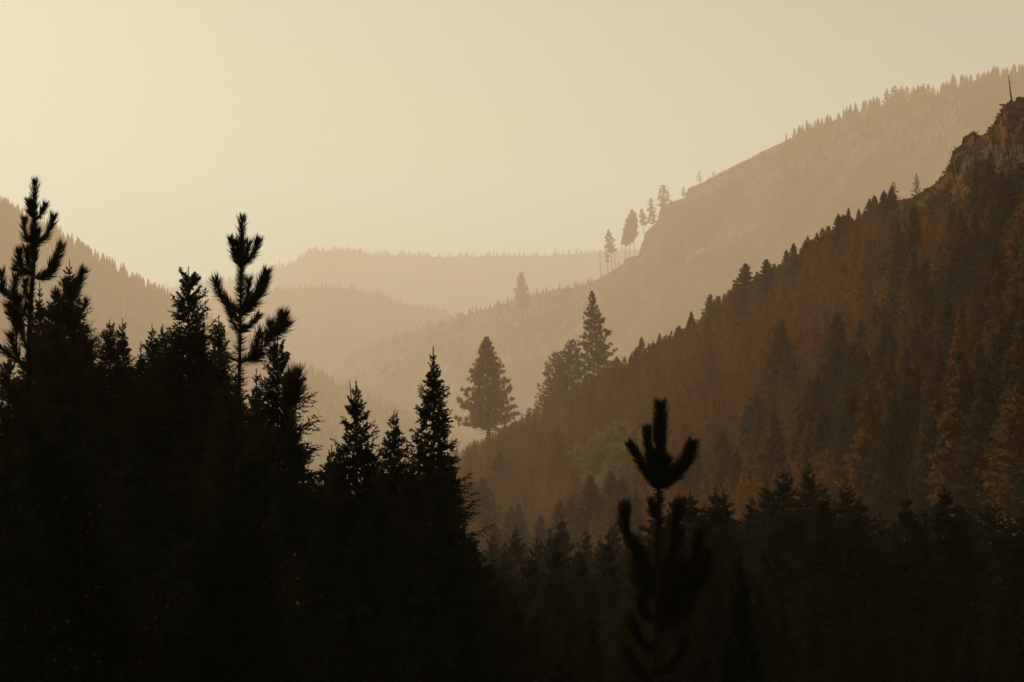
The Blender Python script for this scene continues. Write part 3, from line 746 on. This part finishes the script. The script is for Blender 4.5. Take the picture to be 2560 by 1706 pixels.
hero_spruce(174, 648, 48, .36, 'spruce with a long thin whip of a leader beside the stacked-shoot young pine', 101, r0=.03, wsp=.17)
hero_spruce(99, 706, 44, .30, 'spindly spruce tip with a few short cross twigs next to the stacked-shoot young pine', 102, depth=3.6, part_depth=1.2, r0=.03, wsp=.2)
hero_spruce(139, 713, 40, .34, 'dark blunt spruce tip between the spindly one and the whip-topped one', 103, depth=3.6, part_depth=1.2)
hero_spruce(471, 668, 38, .36, 'tall dense spruce with a thick club-like top left of the lone candelabra pine', 104, r0=.10, wsp=.13, part_depth=2.0)
hero_spruce(274, 800, 50, .36, 'short broad-topped spruce, first of a pair in the dip between taller trees', 105, depth=4, part_depth=1.3, r0=.08)
hero_spruce(306, 797, 50, .27, 'slim pointed spruce, second of the pair in the dip between taller trees', 106, depth=4, part_depth=1.3)
hero_spruce(380, 811, 52, .30, 'slim spruce at the skirt of the tall club-topped spruce', 107, depth=4, part_depth=1.3)
hero_spruce(407, 811, 54, .30, 'spruce tip half hidden against the flank of the club-topped spruce', 108, depth=4, part_depth=1.1)
hero_spruce(352, 852, 50, .22, 'small thin spruce spike lowest in the dip between the pair and the club-topped tree', 109, depth=3.5, part_depth=1.0, r0=.02)
hero_spruce(547, 789, 44, .34, 'narrow spruce just left of the tall candelabra pine stem', 110, depth=4, part_depth=1.6)
hero_spruce(694, 838, 34, .38, 'heavy spruce with drooping side boughs under the long right arm of the candelabra pine', 111, depth=4, part_depth=2.2, r0=.08)
hero_spruce(641, 922, 42, .22, 'thin see-through spruce between the candelabra pine stem and the heavy spruce', 112, depth=3, part_depth=1.4, wsp=.2)
hero_spruce(890, 952, 38, .36, 'spruce with a forked twin tip between the two valley gaps', 113, depth=4, part_depth=1.9, r0=.04, second=-.09, wsp=.19)
hero_spruce(985, 1026, 40, .36, 'low tousled spruce squeezed beside the tall symmetrical one', 114, depth=3.6, part_depth=1.5, r0=.07, second=-.25, wsp=.17)
hero_spruce(1083, 868, 40, .295, 'tall symmetrical spire-shaped spruce beside the big lone pine', 115, depth=4.5, part_depth=2.3, r0=.035, wsp=.14)
hero_spruce(829, 1112, 46, .32, 'small spruce tip at the foot of the forked one', 116, depth=3, part_depth=1.0)
hero_spruce(1850, 1372, 26, .26, 'small near spruce tip low on the right of the finger-shooted pine', 117, depth=2.5, part_depth=1.3, r0=.04)

# spruces that fill the dark foreground: whole-crown copies
FS = []
for i in range(5):
    r = np.random.default_rng(130 + i); sl = [.30, .34, .38, .33, .42][i]; H = 15.0; mb = core(r, sl, 5.2, H, 1100)
    mb.add(*needles(r, np.array([[0, 0, -.5], [0, 0, .09]]), 180, .034, 32, .010, seg=1))
    for (d, k, j, M) in spruce_boughs(r, sl, 5.2, .05, .17):
        V, T = BR[k][j]; Mn = np.array(M); mb.add(V @ Mn[:3, :3].T + Mn[:3, 3], T)
    V, T = mb.arrays(); tv, tt = spruce_trunk(r, H)
    FS.append((mesh_from('trunk', tv + [0, 0, H], tt, M_BARK), mesh_from('crown', V + [0, 0, H], T, M_SPRUCE)))
rng = np.random.default_rng(140)
fill = [(183, 870, 27), (75, 965, 23), (150, 930, 25), (80, 1010, 22), (20, 1080, 21), (210, 1100, 22), (575, 1150, 22), (500, 1230, 22), (640, 1230, 22), (140, 1010, 22), (20, 870, 34), (60, 900, 38), (130, 880, 34), (190, 800, 44), (230, 860, 46), (250, 900, 36), (330, 900, 46), (360, 930, 38), (430, 830, 42), (500, 820, 46), (520, 900, 36), (570, 960, 34), (590, 930, 48), (650, 1000, 36),
        (730, 1020, 32), (770, 1160, 44), (720, 1180, 36), (800, 1170, 40), (850, 1130, 38), (930, 1120, 38), (950, 1180, 32), (1030, 1140, 36), (1100, 1150, 34), (1140, 1290, 36), (1010, 1250, 30), (900, 1280, 30), (790, 1290, 30),
        (680, 1250, 28), (560, 1150, 28), (450, 1080, 30), (330, 1080, 30), (220, 1050, 28), (100, 1080, 28), (30, 1150, 26), (170, 1250, 24), (400, 1280, 24), (1180, 1330, 40), (1230, 1400, 44), (1160, 1450, 30), (1290, 1470, 46), (1060, 1400, 26),
        (1340, 1520, 48), (1420, 1560, 50), (1480, 1530, 56), (1560, 1560, 44), (1720, 1500, 40), (1790, 1440, 44), (1830, 1480, 32), (1900, 1450, 46), (1760, 1560, 30), (1960, 1520, 48), (2040, 1470, 56), (2110, 1540, 48), (2190, 1490, 58),
        (2270, 1550, 50), (2350, 1480, 60), (2420, 1550, 52), (2500, 1490, 60), (2550, 1570, 46), (1640, 1540, 50), (870, 1420, 24), (640, 1420, 22), (280, 1400, 22), (740, 1430, 24), (980, 1480, 24), (1900, 1590, 36), (2160, 1620, 40), (1250, 1600, 30), (1400, 1640, 36)]
for (u, v, D) in fill:
    top = at(u, v, D * SPK); m = FS[rng.integers(5)]
    t = thing('spruce_tree', (top[0], top[1], top[2] - 15.1 * SPK), 'black spruce in the unlit foreground thicket below the skyline spruces', 'spruce tree', 'unlit foreground spruce thicket', rz=rng.random() * 6.28, scale=SPK)
    obj('trunk', m[0], t); obj('crown', m[1], t)

# the dark belt across the foot of the hillside
near = [(1207, 1195, 260), (1186, 1216, 240), (1248, 1130, 160), (1478, 1190, 260), (1527, 1181, 230), (1556, 1190, 220), (1277, 1267, 230), (1296, 1262, 240), (1725, 1225, 260), (1789, 1219, 280), (1240, 1315, 300),
        (1810, 1222, 280), (1880, 1240, 240), (1917, 1210, 300), (1960, 1168, 330), (2021, 1159, 340), (2060, 1215, 260), (2116, 1197, 320), (2150, 1240, 280), (2200, 1280, 260), (2266, 1229, 320), (2300, 1260, 260), (2361, 1217, 330), (2400, 1255, 280), (2430, 1265, 260), (2466, 1260, 300), (2487, 1250, 320),
        (2540, 1300, 300), (2562, 1262, 300), (2520, 1275, 300), (2585, 1240, 300), (1640, 1260, 260), (1590, 1230, 240), (1400, 1250, 240), (1430, 1240, 220), (1350, 1290, 260), (1680, 1250, 240), (2240, 1300, 240), (1760, 1260, 240), (2100, 1300, 300), (1990, 1290, 300)]
low_belt = [(1260, 1390), (1330, 1365), (1390, 1340), (1450, 1372), (1520, 1350), (1585, 1395), (1360, 1450), (1480, 1440), (1290, 1480), (1560, 1470), (1420, 1500), (1530, 1540), (1200, 1420), (1640, 1420)]
rng = np.random.default_rng(150)
for (u, v, hp) in near + [(u, v, 0) for u, v in low_belt]:
    if u < 1620 and hp:                                           # on this side the belt stands farther off, on the hillside itself
        p = hill_spot(u, v + hp); top = at(u, v, p[1])[2]; h = top - p[2] + .3; m = VAR[rng.choice([0, 1, 2, 5])]; w = h / 10 * (1.1 + .35 * rng.random())
        tree_obj('pine_tree', (p[0], p[1], p[2] - .3), *m, 'dim green-brown pine at the open near end of the dark belt of trees', 'pine tree', 'pines at the open end of the dark belt',
                 scale=(w, w, h / 10), rz=rng.random() * 6, mat=M_DARK)
        continue
    D = (46 + 16 * rng.random()) * .8 + (0 if hp else 12 * rng.random()); v += 0 if hp else rng.normal(0, 18); top = at(u, v, D); m = FS[rng.integers(5)]
    w = (1.15 + .35 * rng.random()) * .8
    t = thing('spruce_tree', (top[0], top[1], top[2] - 15.1 * .8), 'nearly black conifer in the dark belt of trees at the foot of the hillside', 'spruce tree', 'dark belt of trees at the hillside foot',
              rz=rng.random() * 6.28, scale=(w, w, .8))
    obj('trunk', m[0], t); obj('crown', m[1], t)

for (u, v) in [(1185, 1345), (1232, 1328), (1290, 1312), (1345, 1335), (1405, 1288), (1465, 1318), (1535, 1300), (1600, 1312), (1262, 1352), (1375, 1318), (1500, 1338), (1570, 1340)]:
    D = 82 + 26 * rng.random(); top = at(u, v, D); m = FS[rng.integers(5)]; w = 1.5 + .4 * rng.random()
    t = thing('spruce_tree', (top[0], top[1], top[2] - 15.1 * 1.6), 'nearly black conifer in the dark belt of trees at the foot of the hillside', 'spruce tree', 'dark belt of trees at the hillside foot',
              rz=rng.random() * 6.28, scale=(w, w, 1.6))
    obj('trunk', m[0], t); obj('crown', m[1], t)

# ------------------------------------------------------------------ foreground young pines
def young_pine(label, D, sc, off, trunk, shoots, seed, stem_needles=(), tr_px=(3.0, 9.0), dens=3.3, fat=1.0):
    """trunk and shoots are drawn in a crop of the photo: scale sc, offset off"""
    r = np.random.default_rng(seed); px = K * D
    def pt(x, y, dy=0.0): return at(off[0] + x * sc, off[1] + y * sc, D) + np.array([0, dy, 0])
    TP = np.array([pt(*p) for p in trunk])
    low = TP[-1]; gz = float(ground_z(low[0], low[1])); base = np.array([low[0] + (low[0] - TP[-2][0]) * .5, low[1], gz])
    root = thing('young_pine_tree', base, label, 'pine tree')
    path = np.concatenate([smooth_path(TP, 26), smooth_path([low + (base - low) * .02, base - [0, 0, .2]], 8)]) - base
    n = len(path); f = np.linspace(0, 1, n)
    rad = np.interp(np.arange(n), [0, 25, n - 1], [tr_px[0] / 2 * px, tr_px[1] / 2 * px, .06])
    tr = obj('trunk', MB().add(*tube(path, rad, 8)).mesh('trunk', M_BARK, True), root)
    for (x0, y0, x1, y1, hw, cnt, ang) in stem_needles:
        sp = smooth_path([pt(x1, y1), pt(x0, y0)], 8) - base; L = hw * sc * px / math.sin(math.radians(ang))
        obj('needles', mesh_from('needles', *needles(r, sp, int(cnt * 1.5), L, ang, .0036, bend=.12), M_NEEDLE), tr)
    for sh in shoots:
        pts, hw = sh[0], sh[1] * fat; dd = sh[2] if len(sh) > 2 else 1.0; bare = sh[3] if len(sh) > 3 else 0.0
        lat = abs(pts[-1][0] - pts[0][0]) * sc * px
        dy = r.choice([-1, 1]) * (lat * .5 + .02) * r.random()
        m = len(pts); P3 = np.array([pt(p[0], p[1], dy * i / (m - 1)) for i, p in enumerate(pts)])
        P = smooth_path(P3, 16) - base
        ln = np.linalg.norm(np.diff(P, axis=0), axis=1).sum() / px
        s = np.linspace(0, 1, 16)
        br = obj('branch', MB().add(*tube(P, px * np.interp(s, [0, 1], [3.2, 1.8]) * (1 if ln > 40 else .8), 6)).mesh('branch', M_BARK, True), root)
        ang = 42; L = hw * sc * px / math.sin(math.radians(ang)) * 1.42
        c = int(ln * (1 - bare) * dens * dd) + 40
        mb = MB(); mb.add(*needles(r, P, c, L, ang, .0034, bare, 1.0, bend=.22))
        tip = P[-1] - unit(P[-1] - P[-3]) * L * .25
        mb.add(*needles(r, np.array([tip, P[-1]]), int(70 * dd), L * .95, 26, .0034))
        obj('needles', mb.mesh('needles', M_NEEDLE), br)
    return root

young_pine('young pine with stacked upright bristly shoots, its leader tip the highest of the dark foreground', 15, .319, (0, 400),
    [(272, 230), (268, 500), (265, 700), (258, 900), (240, 1150), (228, 1450), (222, 1900), (220, 2600), (218, 4100)],
    [([(268, 430), (270, 330), (275, 190)], 36), ([(255, 450), (228, 400), (215, 335)], 32), ([(270, 470), (255, 420), (250, 350)], 34), ([(280, 470), (315, 430), (345, 365)], 32),
     ([(268, 650), (340, 615), (385, 540), (410, 460)], 38), ([(258, 660), (210, 610), (195, 550), (200, 485)], 36), ([(262, 700), (250, 640), (255, 560)], 44), ([(270, 690), (300, 650), (300, 580)], 36),
     ([(262, 930), (360, 890), (420, 810), (462, 695)], 46, 1.2), ([(300, 930), (390, 900), (430, 850)], 36), ([(380, 860), (440, 780)], 44), ([(250, 900), (175, 860), (150, 800), (148, 745)], 46, 1.2), ([(240, 880), (170, 880), (130, 860)], 34), ([(250, 860), (215, 800), (212, 720)], 44),
     ([(262, 830), (262, 740)], 44), ([(230, 1100), (205, 1040), (205, 965)], 34), ([(222, 1240), (110, 1110), (25, 1020), (8, 905)], 42, 1.0, .25), ([(120, 1120), (115, 1040), (125, 945)], 46), ([(30, 1030), (-40, 960), (-60, 880)], 44),
     ([(125, 1520), (128, 1330), (110, 1230), (75, 1160)], 46, .9, .35), ([(128, 1330), (130, 1200), (150, 1110)], 48), ([(135, 1300), (170, 1230), (205, 1150)], 40, .8), ([(215, 1300), (150, 1290), (90, 1220)], 40), ([(222, 1640), (120, 1560), (10, 1490), (-60, 1440)], 44, .8, .1), ([(150, 1570), (120, 1490), (100, 1400)], 50),
     ([(215, 1480), (180, 1400), (160, 1330)], 40, .7), ([(225, 1700), (300, 1600), (330, 1500)], 60), ([(225, 2000), (100, 1850), (20, 1700)], 60), ([(222, 2100), (340, 1950), (400, 1800)], 60)],
    201, [(268, 420, 266, 690, 40, 420, 55), (262, 690, 240, 1200, 48, 420, 62), (240, 1200, 225, 1900, 50, 350, 62)], tr_px=(5, 18))

young_pine('tall candelabra young pine with upturned arms and a bare stem before the hazy valley', 15, .3826, (400, 500),
    [(537, 180), (530, 450), (525, 750), (520, 1100), (512, 1400), (508, 1700), (505, 3200)],
    [([(534, 330), (536, 240), (538, 135)], 32), ([(525, 440), (490, 370), (462, 268)], 28, 1.2), ([(528, 440), (515, 360), (500, 290)], 30), ([(535, 440), (580, 390), (615, 350), (640, 280)], 32, 1.2), ([(534, 430), (560, 360), (575, 300)], 32), ([(531, 450), (530, 380), (532, 310)], 34),
     ([(518, 740), (440, 660), (395, 600), (378, 540)], 38, 1.2), ([(515, 800), (470, 740), (440, 680)], 36), ([(530, 745), (610, 680), (655, 600), (695, 490)], 40, 1.2), ([(535, 720), (570, 660), (580, 540)], 34), ([(535, 760), (580, 700), (610, 640)], 38), ([(640, 640), (680, 540)], 42),
     ([(530, 860), (580, 830), (632, 765)], 28), ([(520, 860), (480, 810), (462, 750)], 26, .6), ([(535, 870), (550, 840)], 26),
     ([(522, 1065), (600, 1020), (690, 940), (765, 860), (785, 770)], 42, 1.0), ([(600, 1020), (625, 950), (650, 890)], 42, .9), ([(690, 945), (710, 880), (725, 820)], 40, .9), ([(740, 890), (780, 820), (800, 770)], 46), ([(560, 1050), (600, 1040), (640, 1020)], 40), ([(740, 880), (790, 850), (815, 820)], 44),
     ([(515, 1060), (455, 1030), (400, 1012)], 26, .15, .1),
     ([(512, 1385), (640, 1375), (780, 1350), (850, 1270), (880, 1150)], 50, 1.2, .55), ([(800, 1350), (830, 1260), (850, 1170)], 54, 1.2), ([(850, 1330), (890, 1290), (905, 1220)], 46), ([(820, 1370), (860, 1330), (880, 1260)], 54),
     ([(510, 1400), (440, 1360), (400, 1290)], 50), ([(508, 1650), (420, 1580), (380, 1480)], 60), ([(508, 1700), (620, 1640), (680, 1540)], 60), ([(506, 2000), (380, 1900), (330, 1750)], 60)],
    202, [(530, 440, 527, 620, 50, 230, 58), (527, 600, 520, 1000, 60, 300, 66), (520, 980, 512, 1420, 62, 260, 72)], tr_px=(4, 12))

young_pine('near young pine with thick finger-like shoots standing black against the brown hillside', 12, .4464, (1500, 980),
    [(335, 120), (332, 400), (328, 560), (325, 800), (322, 1000), (315, 1250), (305, 1560), (300, 1900)],
    [([(334, 420), (335, 260), (336, 90)], 32, 1.5), ([(334, 300), (336, 180)], 34, 1.5), ([(318, 540), (255, 440), (215, 370), (180, 312)], 25, 1.6), ([(318, 510), (285, 400), (272, 310), (264, 222)], 23, 1.6), ([(336, 540), (410, 470), (460, 400), (502, 305)], 32, 1.6), ([(430, 450), (480, 400), (515, 355)], 26, 1.4),
     ([(330, 530), (310, 440), (315, 380)], 34, 1.5), ([(334, 530), (360, 460), (372, 400)], 34, 1.5), ([(340, 530), (390, 480), (430, 440)], 36, 1.4), ([(326, 700), (300, 680), (292, 632)], 22, 1.5),
     ([(318, 1010), (230, 920), (165, 830), (140, 740), (140, 655)], 28, 1.1, .15), ([(140, 790), (132, 740), (140, 670)], 32, 1.4), ([(230, 940), (200, 880), (190, 850)], 30), ([(322, 990), (385, 930), (412, 830), (410, 740), (430, 640)], 30, 1.2, .1), ([(415, 740), (445, 680), (455, 635)], 28, 1.4), ([(405, 900), (430, 840), (445, 790)], 30),
     ([(322, 1060), (440, 1000), (520, 930), (540, 860), (545, 795)], 30, 1.4), ([(440, 1040), (540, 1000), (590, 950), (598, 900)], 34, 1.2), ([(322, 1080), (250, 1020), (215, 950), (200, 880)], 34, 1.2), ([(330, 1120), (420, 1050), (470, 960)], 46, 1.2), ([(320, 1180), (430, 1130), (540, 1060), (590, 990)], 44, 1.2),
     ([(316, 1250), (400, 1200), (480, 1140), (540, 1090)], 44, 1.2), ([(318, 1120), (260, 1070), (220, 1010)], 40), ([(312, 1350), (420, 1290), (500, 1200)], 44), ([(310, 1450), (220, 1380), (170, 1280)], 44), ([(305, 1600), (420, 1500), (470, 1400)], 46), ([(305, 1620), (200, 1540), (150, 1460)], 46),
     ([(322, 1000), (370, 960), (395, 900)], 36), ([(322, 1150), (380, 1100), (420, 1040)], 40), 
     ([(320, 1020), (270, 980), (240, 920)], 30), ([(300, 1150), (240, 1110), (205, 1050)], 32), ([(310, 1320), (380, 1260), (420, 1200)], 42), ([(312, 1280), (250, 1230), (220, 1160)], 36)],
    203, [(332, 540, 325, 800, 46, 260, 60), (325, 780, 320, 1060, 50, 220, 66)], tr_px=(7, 14), dens=4.6, fat=1.12)

young_pine('stubby young pine showing one thick black shoot in front of the whip-topped spruce', 17, .319, (0, 400),
    [(560, 1000), (565, 1200), (570, 1600), (575, 3000)],
    [([(562, 1080), (600, 1000), (635, 890)], 42, 1.4), ([(562, 1100), (540, 1040), (520, 980)], 44, 1.2), ([(563, 1120), (580, 1040), (590, 980)], 50, 1.2), ([(565, 1200), (490, 1140), (440, 1060)], 40, 1.2), ([(566, 1250), (640, 1200), (680, 1120)], 36, .5), ([(567, 1300), (500, 1240), (430, 1200)], 60), ([(568, 1400), (640, 1350), (560, 1250)], 70), ([(570, 1600), (480, 1500), (430, 1400)], 80), ([(570, 1650), (660, 1580), (700, 1480)], 80)],
    204, [], tr_px=(6, 14))

# added thin saplings: rusty leaves stand in for orange sun glints in the thicket
rng = np.random.default_rng(160)
for (u, v, D) in [(105, 1220, 10), (215, 1285, 10), (120, 1480, 9.5), (265, 1630, 9.5), (690, 1320, 10.5), (395, 1480, 10)]:
    top = at(u, v, D); gz = float(ground_z(top[0], top[1])); H = top[2] - gz
    t = thing('glint_sapling', (top[0], top[1], gz), 'added thin sapling, its few rusty leaves standing in for sun glints in the black foreground thicket', 'sapling', 'saplings added for orange glints in the foreground thicket')
    P = np.array([[0, 0, 0], [.05, .02, H * .5], [-.02, 0, H]]); P = smooth_path(P, 10)
    obj('stem', MB().add(*tube(P, np.linspace(.018, .003, 10), 5)).mesh('stem', M_BARK), t)
    C = []
    for i in range(6):
        z = H - .02 - .3 * rng.random(); a = rng.random() * 6.28; l = .08 + .12 * rng.random()
        b = np.array([np.interp(z, P[:, 2], P[:, 0]), np.interp(z, P[:, 2], P[:, 1]), z]); e = b + np.array([math.cos(a) * l, math.sin(a) * l, .06])
        obj('twig', MB().add(*tube(np.array([b, (b + e) / 2, e]), np.array([.003, .002, .001]), 3)).mesh('twig', M_BARK), t); C += [e, (b + e) / 2]
    C = np.array(C); obj('leaves', mesh_from('leaves', *tufts(rng, C, np.zeros_like(C), 2, .011, .0055), M_RUST), t)

# ------------------------------------------------------------------ the haze that fills the valley
def haze():
    x0, x1, y0, y1, z0, z1 = -3500, 3500, -600, 10000, -265, 560
    V = [(x, y, z) for z in (z0, z1) for y in (y0, y1) for x in (x0, x1)]
    F = [(0, 2, 3, 1), (4, 5, 7, 6), (0, 1, 5, 4), (2, 6, 7, 3), (0, 4, 6, 2), (1, 3, 7, 5)]
    me = bpy.data.meshes.new('haze'); me.from_pydata(V, [], F); me.update()
    m, nt, out = mat_new('smoky_haze')
    pv = nt.nodes.new('ShaderNodeVolumePrincipled')
    pv.inputs['Color'].default_value = (*HAZE_COLOR, 1); pv.inputs['Density'].default_value = HAZE_DENSITY
    pv.inputs['Anisotropy'].default_value = HAZE_G; pv.inputs['Absorption Color'].default_value = (*HAZE_ABSORB, 1)
    for nm in ('Density Attribute', 'Color Attribute', 'Temperature Attribute'):
        if nm in pv.inputs: pv.inputs[nm].default_value = ''
    nt.links.new(pv.outputs[0], out.inputs['Volume'])
    try: m.cycles.homogeneous_volume = True
    except Exception: pass
    me.materials.append(m)
    o = obj('haze', me); o['kind'] = 'stuff'
    o['label'] = 'pale smoky haze filling the valley'
haze()
